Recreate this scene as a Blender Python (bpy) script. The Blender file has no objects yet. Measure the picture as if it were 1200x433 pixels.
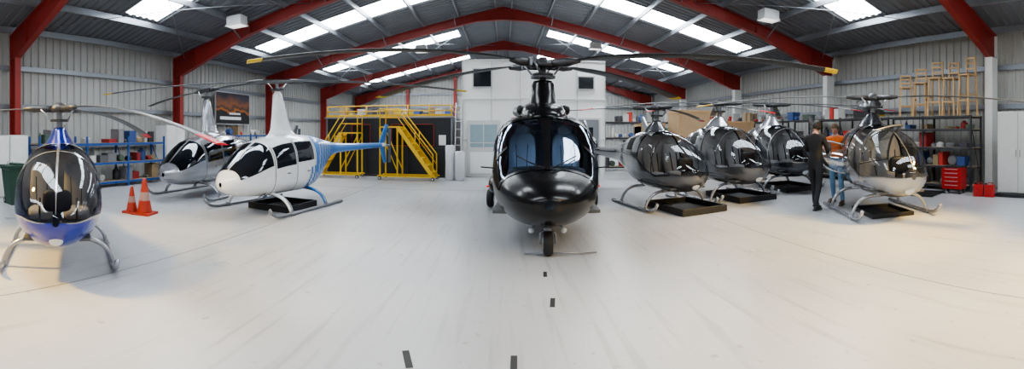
import bpy, bmesh, math, random
import numpy as np
from mathutils import Vector, Matrix
random.seed(7)
rad=math.radians
SC=bpy.context.scene
# ------------------------------------------------------------ materials
MATS={}
def mat(name,col,rough=.5,metal=0.,emit=0.,coat=0.,var=.08,scale=6.,bump=0.,alpha=None,spec=.5):
    if name in MATS: return MATS[name]
    m=bpy.data.materials.new(name); m.use_nodes=True; nt=m.node_tree; N=nt.nodes; L=nt.links
    b=N['Principled BSDF']
    c=(col[0],col[1],col[2],1)
    tc=N.new('ShaderNodeTexCoord'); no=N.new('ShaderNodeTexNoise'); no.inputs['Scale'].default_value=scale; no.inputs['Detail'].default_value=5
    L.new(tc.outputs['Object'],no.inputs['Vector'])
    mx=N.new('ShaderNodeMix'); mx.data_type='RGBA'
    mx.inputs[6].default_value=tuple(max(0,x*(1-var)) for x in c[:3])+(1,)
    mx.inputs[7].default_value=tuple(min(1,x*(1+var)) for x in c[:3])+(1,)
    L.new(no.outputs['Fac'],mx.inputs[0]); L.new(mx.outputs[2],b.inputs['Base Color'])
    b.inputs['Roughness'].default_value=rough; b.inputs['Metallic'].default_value=metal
    b.inputs['Coat Weight'].default_value=coat; b.inputs['Coat Roughness'].default_value=.06
    b.inputs['Specular IOR Level'].default_value=spec
    if emit>0:
        b.inputs['Emission Color'].default_value=c; b.inputs['Emission Strength'].default_value=emit
    if bump>0:
        bp=N.new('ShaderNodeBump'); bp.inputs['Strength'].default_value=bump; bp.inputs['Distance'].default_value=.02
        L.new(no.outputs['Fac'],bp.inputs['Height']); L.new(bp.outputs['Normal'],b.inputs['Normal'])
    MATS[name]=m; return m
def glassmat(name,tint,gl=(.9,.95,1),boost=.06,mx=.8,pwr=2.6):
    if name in MATS: return MATS[name]
    m=bpy.data.materials.new(name); m.use_nodes=True; nt=m.node_tree; N=nt.nodes; L=nt.links
    N.remove(N['Principled BSDF']); out=N['Material Output']
    t=N.new('ShaderNodeBsdfTransparent'); t.inputs[0].default_value=(*tint,1)
    g=N.new('ShaderNodeBsdfGlossy'); g.inputs['Roughness'].default_value=.03; g.inputs['Color'].default_value=(*gl,1)
    f=N.new('ShaderNodeLayerWeight'); f.inputs['Blend'].default_value=.35
    mr=N.new('ShaderNodeMapRange'); mr.inputs['To Min'].default_value=boost; mr.inputs['To Max'].default_value=mx
    mix=N.new('ShaderNodeMixShader')
    pw=N.new('ShaderNodeMath'); pw.operation='POWER'; pw.inputs[1].default_value=pwr
    L.new(f.outputs['Facing'],pw.inputs[0]); L.new(pw.outputs[0],mr.inputs['Value'])
    L.new(mr.outputs[0],mix.inputs[0]); L.new(t.outputs[0],mix.inputs[1]); L.new(g.outputs[0],mix.inputs[2]); L.new(mix.outputs[0],out.inputs[0])
    MATS[name]=m; return m
# ------------------------------------------------------------ mesh builder
class MB:
    def __init__(s,name):
        s.name=name; s.v=[]; s.f=[]; s.m=[]; s.s=[]; s.slots=[]; s.M=Matrix.Identity(4)
    def slot(s,m):
        if m not in s.slots: s.slots.append(m)
        return s.slots.index(m)
    def add(s,vs,fs,m,smooth=False):
        o=len(s.v); k=s.slot(m)
        for p in vs: s.v.append(s.M@Vector(p))
        for f in fs: s.f.append([o+i for i in f]); s.m.append(k); s.s.append(smooth)
    def box(s,c,d,m,rz=0,rx=0,ry=0):
        R=(Matrix.Rotation(rz,3,'Z')@Matrix.Rotation(ry,3,'Y')@Matrix.Rotation(rx,3,'X'))
        c=Vector(c); vs=[]
        for x in(-.5,.5):
            for y in(-.5,.5):
                for z in(-.5,.5): vs.append(c+R@Vector((x*d[0],y*d[1],z*d[2])))
        s.add(vs,[(0,1,3,2),(4,6,7,5),(0,4,5,1),(2,3,7,6),(0,2,6,4),(1,5,7,3)],m)
    def beam(s,a,b,w,h,m):
        a=Vector(a);b=Vector(b);t=(b-a).normalized(); up=Vector((0,0,1))
        if abs(t.z)>.95: up=Vector((0,1,0))
        u=t.cross(up).normalized()*w/2; v=u.cross(t).normalized()*h/2
        vs=[a-u-v,a+u-v,a+u+v,a-u+v,b-u-v,b+u-v,b+u+v,b-u+v]
        s.add(vs,[(0,3,2,1),(4,5,6,7),(0,1,5,4),(1,2,6,5),(2,3,7,6),(3,0,4,7)],m)
    def tube(s,pts,r,m,seg=10,cap=True,sy=1.):
        pts=[Vector(p) for p in pts]; n=len(pts)
        rs=r if hasattr(r,'__len__') else [r]*n
        vs=[];pu=None
        for i,p in enumerate(pts):
            t=(pts[min(i+1,n-1)]-pts[max(i-1,0)]).normalized()
            if pu is None:
                up=Vector((0,0,1)) if abs(t.z)<.9 else Vector((1,0,0))
                u=t.cross(up).normalized()
            else: u=(pu-t*pu.dot(t)).normalized()
            pu=u; v=u.cross(t)
            for k in range(seg):
                a=2*math.pi*k/seg; vs.append(p+u*math.cos(a)*rs[i]+v*math.sin(a)*rs[i]*sy)
        fs=[(i*seg+k,i*seg+(k+1)%seg,(i+1)*seg+(k+1)%seg,(i+1)*seg+k) for i in range(n-1) for k in range(seg)]
        if cap: fs+= [tuple(range(seg))[::-1],tuple((n-1)*seg+k for k in range(seg))]
        s.add(vs,fs,m,True)
    def cyl(s,a,b,r,m,r2=None,seg=20):
        a=Vector(a);b=Vector(b); s.tube([a,b],[r,r if r2 is None else r2],m,seg,cap=False)
        for p,rr in((a,r),(b,r if r2 is None else r2)):
            t=(b-a).normalized(); up=Vector((0,0,1)) if abs(t.z)<.9 else Vector((1,0,0)); u=t.cross(up).normalized(); v=u.cross(t)
            s.add([p+(u*math.cos(2*math.pi*k/seg)+v*math.sin(2*math.pi*k/seg))*rr for k in range(seg)],[tuple(range(seg))],m)
    def grid(s,P,m,smooth=True,closev=False):
        nu=len(P);nv=len(P[0]); vs=[p for r in P for p in r]
        fs=[(i*nv+j,i*nv+(j+1)%nv,(i+1)*nv+(j+1)%nv,(i+1)*nv+j) for i in range(nu-1) for j in range(nv if closev else nv-1)]
        s.add(vs,fs,m,smooth)
    def ell(s,c,r,m,nu=12,nv=18,e=1.,R=None):
        sp=lambda a,p:math.copysign(abs(a)**p,a); P=[]
        for i in range(nu+1):
            a=-math.pi/2+math.pi*i/nu; row=[]
            for j in range(nv):
                b=2*math.pi*j/nv
                q=Vector((sp(math.cos(a),e)*sp(math.cos(b),e)*r[0],sp(math.cos(a),e)*sp(math.sin(b),e)*r[1],sp(math.sin(a),e)*r[2]))
                if R is not None: q=R@q
                row.append(Vector(c)+q)
            P.append(row)
        s.grid(P,m,True,True)
    def prism(s,poly,y0,y1,m):
        n=len(poly); vs=[(x,y0,z) for x,z in poly]+[(x,y1,z) for x,z in poly]
        s.add(vs,[tuple(range(n)),tuple(range(n,2*n))[::-1]]+[(i,i+n,(i+1)%n+n,(i+1)%n) for i in range(n)],m)
    def lathe(s,c,axis,prof,m,seg=28):
        ax=Vector(axis).normalized(); up=Vector((0,0,1)) if abs(ax.z)<.9 else Vector((1,0,0)); u=ax.cross(up).normalized(); v=ax.cross(u)
        c=Vector(c)
        s.grid([[c+ax*a+(u*math.cos(2*math.pi*k/seg)+v*math.sin(2*math.pi*k/seg))*r for k in range(seg)] for a,r in prof],m,True,True)
    def make(s,loc=(0,0,0),rz=0,scale=1,bevel=0):
        me=bpy.data.meshes.new(s.name); me.from_pydata([tuple(p) for p in s.v],[],s.f)
        for m in s.slots: me.materials.append(m)
        me.polygons.foreach_set('material_index',s.m); me.polygons.foreach_set('use_smooth',s.s)
        me.update()
        bm=bmesh.new(); bm.from_mesh(me); bmesh.ops.recalc_face_normals(bm,faces=bm.faces); bm.to_mesh(me); bm.free()
        o=bpy.data.objects.new(s.name,me); SC.collection.objects.link(o)
        o.location=loc; o.rotation_euler=(0,0,rz); o.scale=(scale,)*3
        if bevel:
            b=o.modifiers.new('bevel','BEVEL'); b.width=bevel; b.segments=2; b.limit_method='ANGLE'; b.angle_limit=rad(50)
        return o
def at(bearing,dist,z=0): return Vector((dist*math.sin(rad(bearing)),dist*math.cos(rad(bearing)),z))
# ------------------------------------------------------------ loft surface
def pchip(xs,ys):
    xs=np.array(xs,float);ys=np.array(ys,float);h=np.diff(xs);d=np.diff(ys)/h;m=np.zeros(len(xs))
    m[0]=d[0];m[-1]=d[-1]
    for k in range(1,len(xs)-1):
        if d[k-1]*d[k]>0:
            w1=2*h[k]+h[k-1];w2=h[k]+2*h[k-1]; m[k]=(w1+w2)/(w1/d[k-1]+w2/d[k])
    def f(x):
        k=int(min(max(np.searchsorted(xs,x)-1,0),len(xs)-2)); t=(x-xs[k])/h[k]; t=min(max(t,0),1)
        return (2*t**3-3*t*t+1)*ys[k]+(t**3-2*t*t+t)*h[k]*m[k]+(-2*t**3+3*t*t)*ys[k+1]+(t**3-t*t)*h[k]*m[k+1]
    return f
class Loft:
    def __init__(s,st):   # st: (x,w,zb,zm,zt,n) from nose backwards
        s.xn=st[0][0]; q=[math.sqrt(max(0,s.xn-a[0])) for a in st]
        s.F=[pchip(q,[a[i] for a in st]) for i in range(1,6)]
    def q(s,x): return math.sqrt(max(0,s.xn-x))
    def P(s,q,ph):
        w,zb,zm,zt,n=[f(q) for f in s.F]; c=math.cos(rad(ph));sn=math.sin(rad(ph)); e=2./n
        y=w*math.copysign(abs(c)**e,c); h=(zt-zm) if sn>0 else (zm-zb)
        return Vector((s.xn-q*q,y,zm+h*math.copysign(abs(sn)**e,sn)))
    def O(s,q,ph,off):
        p=s.P(q,ph)
        if off==0: return p
        a=s.P(q+.01,ph)-s.P(max(q-.01,0),ph); b=s.P(q,ph+.7)-s.P(q,ph-.7); n=a.cross(b)
        if n.length<1e-9: return p
        n.normalize(); out=Vector((.3 if p.x>s.xn-.6 else 0,p.y,p.z-s.F[2](q)))
        if n.dot(out)<0:n=-n
        return p+n*off
    def patch(s,mb,xa,xb,pa,pb,m,off=0,nq=24,np_=24):
        fa=pa if callable(pa) else (lambda x:pa); fb=pb if callable(pb) else (lambda x:pb)
        qa,qb=s.q(xa),s.q(xb); G=[]
        for i in range(nq+1):
            q=qa+(qb-qa)*i/nq; x=s.xn-q*q; a=fa(x);b=fb(x)
            G.append([s.O(q,a+(b-a)*j/np_,off) for j in range(np_+1)])
        mb.grid(G,m)
# ------------------------------------------------------------ shared materials
glassC=glassmat('smoked_canopy_glass',(.64,.65,.67),boost=.05,mx=.6,pwr=3)
glassB=glassmat('tinted_windscreen_glass',(.62,.72,.84),gl=(.75,.85,1),boost=.13,mx=.7)
glassR=glassmat('cabin_window_glass',(.12,.13,.15),boost=.06)
dark=mat('dark_rubber',(.012,.012,.014),.6); seatm=mat('seat_fabric_grey',(.30,.29,.28),.8); seatd=mat('seat_leather_charcoal',(.10,.10,.10),.5); alu=mat('brushed_aluminium',(.55,.56,.58),.3,.9)
bulk=mat('cabin_lining_grey',(.36,.35,.34),.8)
panelm=mat('instrument_panel_black',(.02,.02,.022),.5); bladeg=mat('rotor_blade_grey',(.09,.10,.11),.4); bladed=mat('rotor_blade_dark',(.03,.032,.036),.4)
redt=mat('red_blade_tip',(.6,.02,.03),.4); yelt=mat('yellow_blade_tip',(.85,.6,.03),.4); whitep=mat('white_gloss_paint',(.82,.83,.84),.25,coat=.6)
steel=mat('steel_grey_parts',(.25,.26,.28),.35,.7); hubd=mat('rotor_head_dark_metal',(.07,.07,.075),.4,.5); redl=mat('red_navigation_light',(.7,.02,.02),.2,emit=.6); lampg=mat('lamp_glass_clear',(.6,.65,.7),.1)
def blade(mb,z,az,r0,R,ch,droop,m,tipm=None,tipl=.3,cone=0.,white=None):
    c,s=math.cos(az),math.sin(az)
    prof=[(-.5,0),(-.3,.045),(-.05,.065),(.25,.05),(.5,0),(.25,-.03),(-.05,-.04),(-.3,-.03)]
    def sec(a,b,mm,n):
        G=[]
        for i in range(n+1):
            r=a+(b-a)*i/n; t=(r-r0)/(R-r0); zz=z+cone*r-droop*t*t; k=ch*(.45+.55*min(1,t*8)) ; row=[]
            for u,v in prof: row.append((c*r-s*u*k,s*r+c*u*k,zz+v*k*1.2+u*k*-.06))
            G.append(row)
        mb.grid(G,mm,True,True); mb.add(G[-1],[tuple(range(8))],mm); mb.add(G[0],[tuple(range(8))],mm)
    e=R-tipl if tipm else R
    if white: sec(r0,e-tipl,m,14); sec(e-tipl,e,white,2)
    else: sec(r0,e,m,16)
    if tipm: sec(e,R,tipm,2)
def arc(p,q,bulge,n=10):
    p=Vector(p);q=Vector(q);b=Vector(bulge); return [(1-t)**2*p+2*t*(1-t)*b+t*t*q for t in [i/n for i in range(n+1)]]
def skids(mb,yw,xf,xr,xc1,xc2,zb,m,r=.035,attach=.35):
    for s in(-1,1):
        mb.tube([(xr,s*yw,r),(xr+.3,s*yw,r),(xf-.45,s*yw,r),(xf-.2,s*yw,r+.03),(xf-.05,s*yw,r+.10),(xf+.03,s*yw,r+.2)],r,m,10)
        for xc in(xc1,xc2):
            mb.tube(arc((xc,s*attach,zb),(xc,s*yw,r+.01),(xc,s*(yw-.08),zb-.02),12),r*.9,m,10)
            mb.cyl((xc-.08,s*yw,r),(xc+.08,s*yw,r),r*1.35,m)
    for xc in(xc1,xc2): mb.tube([(xc,-attach,zb),(xc,attach,zb)],r*.9,m,10)
def seat(mb,x,y,z,w,m):
    mb.ell((x,y,z),(.24,w,.09),m,8,14,.5)
    R=Matrix.Rotation(rad(-14),3,'Y'); mb.ell((x-.27,y,z+.36),(.08,w,.40),m,8,14,.5,R); mb.ell((x-.36,y,z+.80),(.05,w*.55,.10),m,8,12,.6,R)
def wheel(mb,c,r,w):
    mb.lathe((c[0],c[1]-w/2,c[2]),(0,1,0),[(0,r*.5),(0,r*.82),(w*.18,r*.97),(w*.5,r),(w*.82,r*.97),(w,r*.82),(w,r*.5)],dark,28)
    mb.lathe((c[0],c[1]-w/2,c[2]),(0,1,0),[(.012,0),(.012,r*.3),(0,r*.5)],alu,20); mb.lathe((c[0],c[1]-w/2,c[2]),(0,1,0),[(w,r*.5),(w-.012,r*.3),(w-.012,0)],alu,20)
# ------------------------------------------------------------ light two-seat helicopter, ducted tail
darkgrey=mat('graphite_metallic_paint',(.045,.05,.06),.22,.4,coat=.9); silverp=mat('silver_metallic_paint',(.36,.37,.40),.24,.6,coat=.8)
midgrey=mat('gunmetal_metallic_paint',(.12,.125,.14),.22,.5,coat=.8)
bluep=mat('royal_blue_paint',(.010,.025,.30),.25,.2,coat=.8); skyblue=mat('sky_blue_paint',(.02,.17,.50),.3,coat=.6)
doorg=glassmat('door_glass_pale',(.80,.85,.88),boost=.30)
def light_heli(loc,heading,sc,body,belly,mastm,azs,tip,white=None,dooropen=False,droop=.24,skm=None):
    mb=MB('two_seat_helicopter')
    Lf=Loft([(1.78,.02,.80,.83,.86,2.1),(1.70,.24,.63,.83,1.03,2.1),(1.58,.38,.52,.85,1.20,2.1),(1.38,.50,.44,.88,1.37,2.15),(1.1,.59,.40,.92,1.55,2.2),(.7,.64,.38,.95,1.70,2.2),(.3,.64,.38,.97,1.77,2.3),(-.1,.60,.40,1.0,1.79,2.3),(-.6,.50,.45,1.03,1.76,2.2),(-1.1,.38,.56,1.1,1.66,2.1),(-1.6,.25,.75,1.15,1.50,2),(-2.2,.16,.92,1.15,1.37,2),(-3,.12,.98,1.15,1.3,2),(-4.1,.10,1.03,1.15,1.27,2)])
    sill=lambda x:-2-10*max(0,min(1,(1.5-x)/.5))+22*max(0,min(1,(.9-x)/.8))
    nx=1.779
    Lf.patch(mb,nx,.08,lambda x:180-sill(x),lambda x:360+sill(x),belly,0,34,30)
    Lf.patch(mb,nx,.08,sill,lambda x:180-sill(x),glassC,0,34,36)
    Lf.patch(mb,.08,-4.1,0,360,body,0,40,40)
    Lf.patch(mb,.36,.05,lambda x:58,lambda x:122,body,.008,8,12)
    Lf.patch(mb,1.765,.36,88.8,91.2,body,.012,24,2)
    for a,b in((.845,.81),(.12,.05)): Lf.patch(mb,a,b,lambda x:sill(x),lambda x:180-sill(x),body,.012,2,40)
    for f in((lambda x:sill(x)-3,lambda x:sill(x)+1),(lambda x:179-sill(x),lambda x:183-sill(x))): Lf.patch(mb,1.76,.06,f[0],f[1],body,.01,30,2)
    for a in(-38,218): Lf.patch(mb,1.2,-1.5,a-.6,a+.6,dark,.006,20,1)
    mb.lathe((1.60,0,.60),(.8,0,-.6),[(0,.09),(.05,.09),(.06,.06),(.055,0)],lampg,18)
    for s in(-1,1):
        Lf.patch(mb,-.35,-.8,(20 if s>0 else 130),(50 if s>0 else 160),dark,.006,6,8)
    for y in(-.27,.27):
        seat(mb,.42,y,.72,.2,seatm)
        for dy in(-.09,.09): mb.beam((.30,y+dy,1.25),(.42,y+dy*.8,.82),.03,.012,dark)
    mb.box((.2,0,.66),(.5,1.0,.2),seatd); 
    mb.grid([[Vector((.10,Lf.P(Lf.q(.10),a).y*.97*k,1.0+(Lf.P(Lf.q(.10),a).z-1.0)*.97*k)) for a in range(0,361,10)] for k in(1,.5,.01)],bulk,False)
    mb.ell((1.22,0,1.02),(.07,.20,.15),panelm,8,14,.5); mb.box((1.2,0,.74),(.10,.12,.45),panelm); mb.box((.95,0,.52),(.8,.9,.04),seatd)
    for y in(-.07,.07): mb.cyl((1.15,y,1.05),(1.145,y,1.05),.045,alu)
    for y in(-.27,.27): mb.tube([(.75,y,.55),(.80,y,.8),(.72,y,.98)],.015,dark,8); mb.beam((1.3,y-.1,.62),(1.3,y+.1,.62),.03,.08,alu)
    G=[]
    for z,a,b,xo in((1.68,.50,.28,-.12),(1.80,.42,.22,-.12),(1.90,.30,.15,-.08),(1.98,.17,.11,-.02),(2.02,.11,.09,0),(2.03,.05,.05,0)):
        G.append([(xo+a*math.cos(2*math.pi*k/24),b*math.sin(2*math.pi*k/24),z) for k in range(24)])
    mb.grid(G,mastm,True,True)
    mb.cyl((0,0,1.95),(0,0,2.36),.05,steel); mb.cyl((0,0,2.12),(0,0,2.16),.15,hubd); mb.lathe((0,0,2.28),(0,0,1),[(0,.02),(0,.13),(.05,.16),(.10,.12),(.15,.05),(.15,0)],hubd)
    for a in azs:
        a=a-heading; c,s=math.cos(a),math.sin(a)
        mb.tube([(c*.08,s*.08,2.33),(c*.3,s*.3,2.33),(c*.42,s*.42,2.33),(c*.6,s*.6,2.33)],[.06,.045,.055,.03],hubd,10)
        mb.tube([(c*.14-s*.09,s*.14+c*.09,2.15),(c*.3-s*.1,s*.3+c*.1,2.32)],.014,alu,6)
        blade(mb,2.33,a,.55,3.6,.18,droop,bladeg,tip,.28,white=white)
    mb.lathe((-4.45,-.12,1.12),(0,1,0),[(0,.46),(0,.36),(.12,.33),(.24,.36),(.24,.46),(.12,.50),(0,.46)],body,30)
    mb.cyl((-4.45,-.10,1.12),(-4.45,.10,1.12),.09,steel)
    for k in range(7):
        a=2*math.pi*k/7; mb.beam((-4.45,0,1.12),(-4.45+.34*math.cos(a),0,1.12+.34*math.sin(a)),.015,.06,steel)
    mb.prism([(-4.2,1.5),(-4.75,1.5),(-5.15,2.15),(-4.95,2.17)],-.03,.03,body); mb.prism([(-4.25,.72),(-4.6,.70),(-4.75,.45),(-4.6,.45)],-.03,.03,body)
    mb.box((-3.6,0,1.2),(.35,1.5,.03),body)
    skids(mb,.80,1.35,-.85,.85,-.35,.42,skm or steel,.036)
    if dooropen:
        D=[]
        hx=.84
        for i in range(13):
            q=Lf.q(.84-.72*i/12); row=[]
            for j in range(13):
                p=Lf.P(q,180-(6+66*j/12)); w=Vector((p.x-hx,p.y,p.z)); w2=Vector((w.x,w.y+.62,w.z))
                a=rad(-72); row.append((hx+w2.x*math.cos(a)-w2.y*math.sin(a),-.63+w2.x*math.sin(a)+w2.y*math.cos(a),w2.z))
            D.append(row)
        mb.grid(D,doorg)
        for E in(D[0],D[-1],[r[0] for r in D],[r[-1] for r in D]): mb.tube(E,.022,body,8)
        mb.grid([[(Vector(a)) for a in (r[0],tuple(Vector(r[0])-Vector((0,0,.35))))] for r in D],alu)
    return mb.make(loc,heading,sc)
light_heli(at(-59.6,5.6),rad(-32),.80,silverp,bluep,bluep,[rad(-6),rad(114),rad(234)],redt,droop=.5,skm=silverp)
light_heli(at(20.6,9.4),rad(-80),.90,darkgrey,midgrey,midgrey,[rad(165),rad(45),rad(285)],redt,whitep,skm=silverp)
light_heli(at(29.0,10.5),rad(-86),.97,midgrey,midgrey,silverp,[rad(185),rad(65),rad(305)],redt,whitep,skm=silverp)
light_heli(at(36.1,12.1),rad(-95),1.0,silverp,darkgrey,silverp,[rad(170),rad(50),rad(290)],redt,whitep,skm=silverp)
light_heli(at(49.6,8.7),rad(-116),.97,midgrey,silverp,darkgrey,[rad(156),rad(36),rad(276)],yelt,dooropen=True,skm=silverp)
# ------------------------------------------------------------ four-seat helicopter
def four_seat(loc,heading,sc,body,trim,azs,tip):
    mb=MB('four_seat_helicopter')
    Lf=Loft([(2.05,.02,.70,.74,.78,2.1),(1.95,.26,.57,.76,.93,2.2),(1.75,.43,.48,.79,1.10,2.3),(1.45,.56,.42,.84,1.33,2.4),(1.1,.63,.40,.90,1.58,2.5),(.75,.66,.38,.93,1.74,2.6),(.3,.66,.38,.95,1.83,2.7),(-.5,.66,.38,.98,1.87,2.8),(-1.0,.62,.43,1.05,1.86,2.7),(-1.5,.50,.58,1.15,1.81,2.5),(-2.0,.34,.88,1.3,1.73,2.3),(-2.5,.2,1.17,1.42,1.65,2),(-3,.15,1.28,1.43,1.59,2),(-6.8,.08,1.36,1.43,1.52,2)])
    Lf.patch(mb,2.049,-6.8,0,360,body,0,70,48)
    for a,b in((12,88),(92,168)): Lf.patch(mb,1.80,.92,a,b,glassR,.012,16,20)
    for s in(0,1):
        f=(lambda a:a) if s==0 else (lambda a:180-a)
        Lf.patch(mb,.82,.05,f(6),f(47),glassR,.012,10,10); Lf.patch(mb,-.03,-.78,f(8),f(47),glassR,.012,10,10)
        for x in(.87,0.0,-.85): Lf.patch(mb,x+.008,x-.008,f(-50),f(55),dark,.008,1,14)
        Lf.patch(mb,.87,-.85,f(-50.7),f(-50),dark,.008,12,1)
        for x0 in(.55,-.3): mb.box((x0-.2,(.665 if s==0 else -.665),.93),(.12,.02,.03),steel)
        if trim:
            Lf.patch(mb,-.92,-6.4,f(-88),f(88),skyblue,.006,40,14)
            for k in range(5):
                xo=-.75-k*.24; wd=.035
                for j in range(12):
                    a0=-72+12*j; sh=lambda a:xo-.010*(a+72)*.5
                    Lf.patch(mb,sh(a0),sh(a0)-wd,f(a0),f(a0+12.5),body,.010,2,3)
            for k in range(3):
                for j in range(8):
                    a0=-80+10*j; xx=-.35-.18*k-.004*j*10; Lf.patch(mb,xx,xx-.09,f(a0),f(a0+10.5),skyblue,.010,1,3)
    G=[]
    for z,a,b,xo in((1.80,.75,.26,-.3),(1.88,.55,.17,-.22),(2.0,.42,.13,-.16),(2.4,.30,.11,-.10),(2.9,.17,.08,-.02),(3.0,.06,.06,0)):
        G.append([(xo+a*math.cos(2*math.pi*k/24),b*math.sin(2*math.pi*k/24),z) for k in range(24)])
    mb.grid(G,body,True,True)
    mb.cyl((0,0,2.9),(0,0,3.26),.045,steel); mb.cyl((0,0,3.02),(0,0,3.06),.17,hubd)
    a=azs-heading; c,s=math.cos(a),math.sin(a); mb.beam((-.35*c,-.35*s,3.25),(.35*c,.35*s,3.25),.16,.1,hubd)
    for k in(0,math.pi):
        c2,s2=math.cos(a+k),math.sin(a+k); mb.tube([(c2*.3,s2*.3,3.25),(c2*.5,s2*.5,3.25),(c2*.8,s2*.8,3.25)],[.07,.07,.03],hubd); mb.tube([(c2*.1-s2*.15,s2*.1+c2*.15,3.05),(c2*.25-s2*.15,s2*.25+c2*.15,3.23)],.015,alu,6)
        blade(mb,3.25,a+k,.7,5.03,.25,.2,bladeg,tip,.3)
    tm=skyblue if trim else body
    mb.prism([(-6.25,1.46),(-6.75,1.46),(-7.15,2.25),(-6.9,2.27)],-.025,.025,tm); mb.prism([(-6.35,1.42),(-6.75,1.42),(-6.95,.75),(-6.75,.73)],-.025,.025,tm)
    mb.box((-6.45,-.35,1.45),(.4,.75,.03),body); mb.cyl((-6.8,0,1.43),(-6.8,.25,1.43),.04,steel)
    mb.beam((-6.8,.22,.75),(-6.8,.22,2.1),.02,.12,bladeg)
    mb.tube(arc((-6.4,0,1.35),(-6.9,0,.7),(-6.8,0,1.2)),.012,steel,6)
    skids(mb,1.05,1.55,-1.55,.75,-.75,.44,steel if trim else steel,.04)
    for s in(-1,1):
        for xc in(.75,-.75): mb.tube(arc((xc,s*.42,.46),(xc,s*1.02,.09),(xc,s*.92,.40)),[.07]*10+[.06],skyblue if (trim and xc<0) else body,10,sy=.5)
    mb.tube([(.9,.45,.52),(1.25,.45,.42)],.01,dark,6)
    return mb.make(loc,heading,sc)
four_seat(at(-30.4,9.0),rad(-98),.81,whitep,True,rad(204),yelt)
four_seat(at(-39.9,10.9),rad(-86),.81,silverp,False,rad(158),None)
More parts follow.
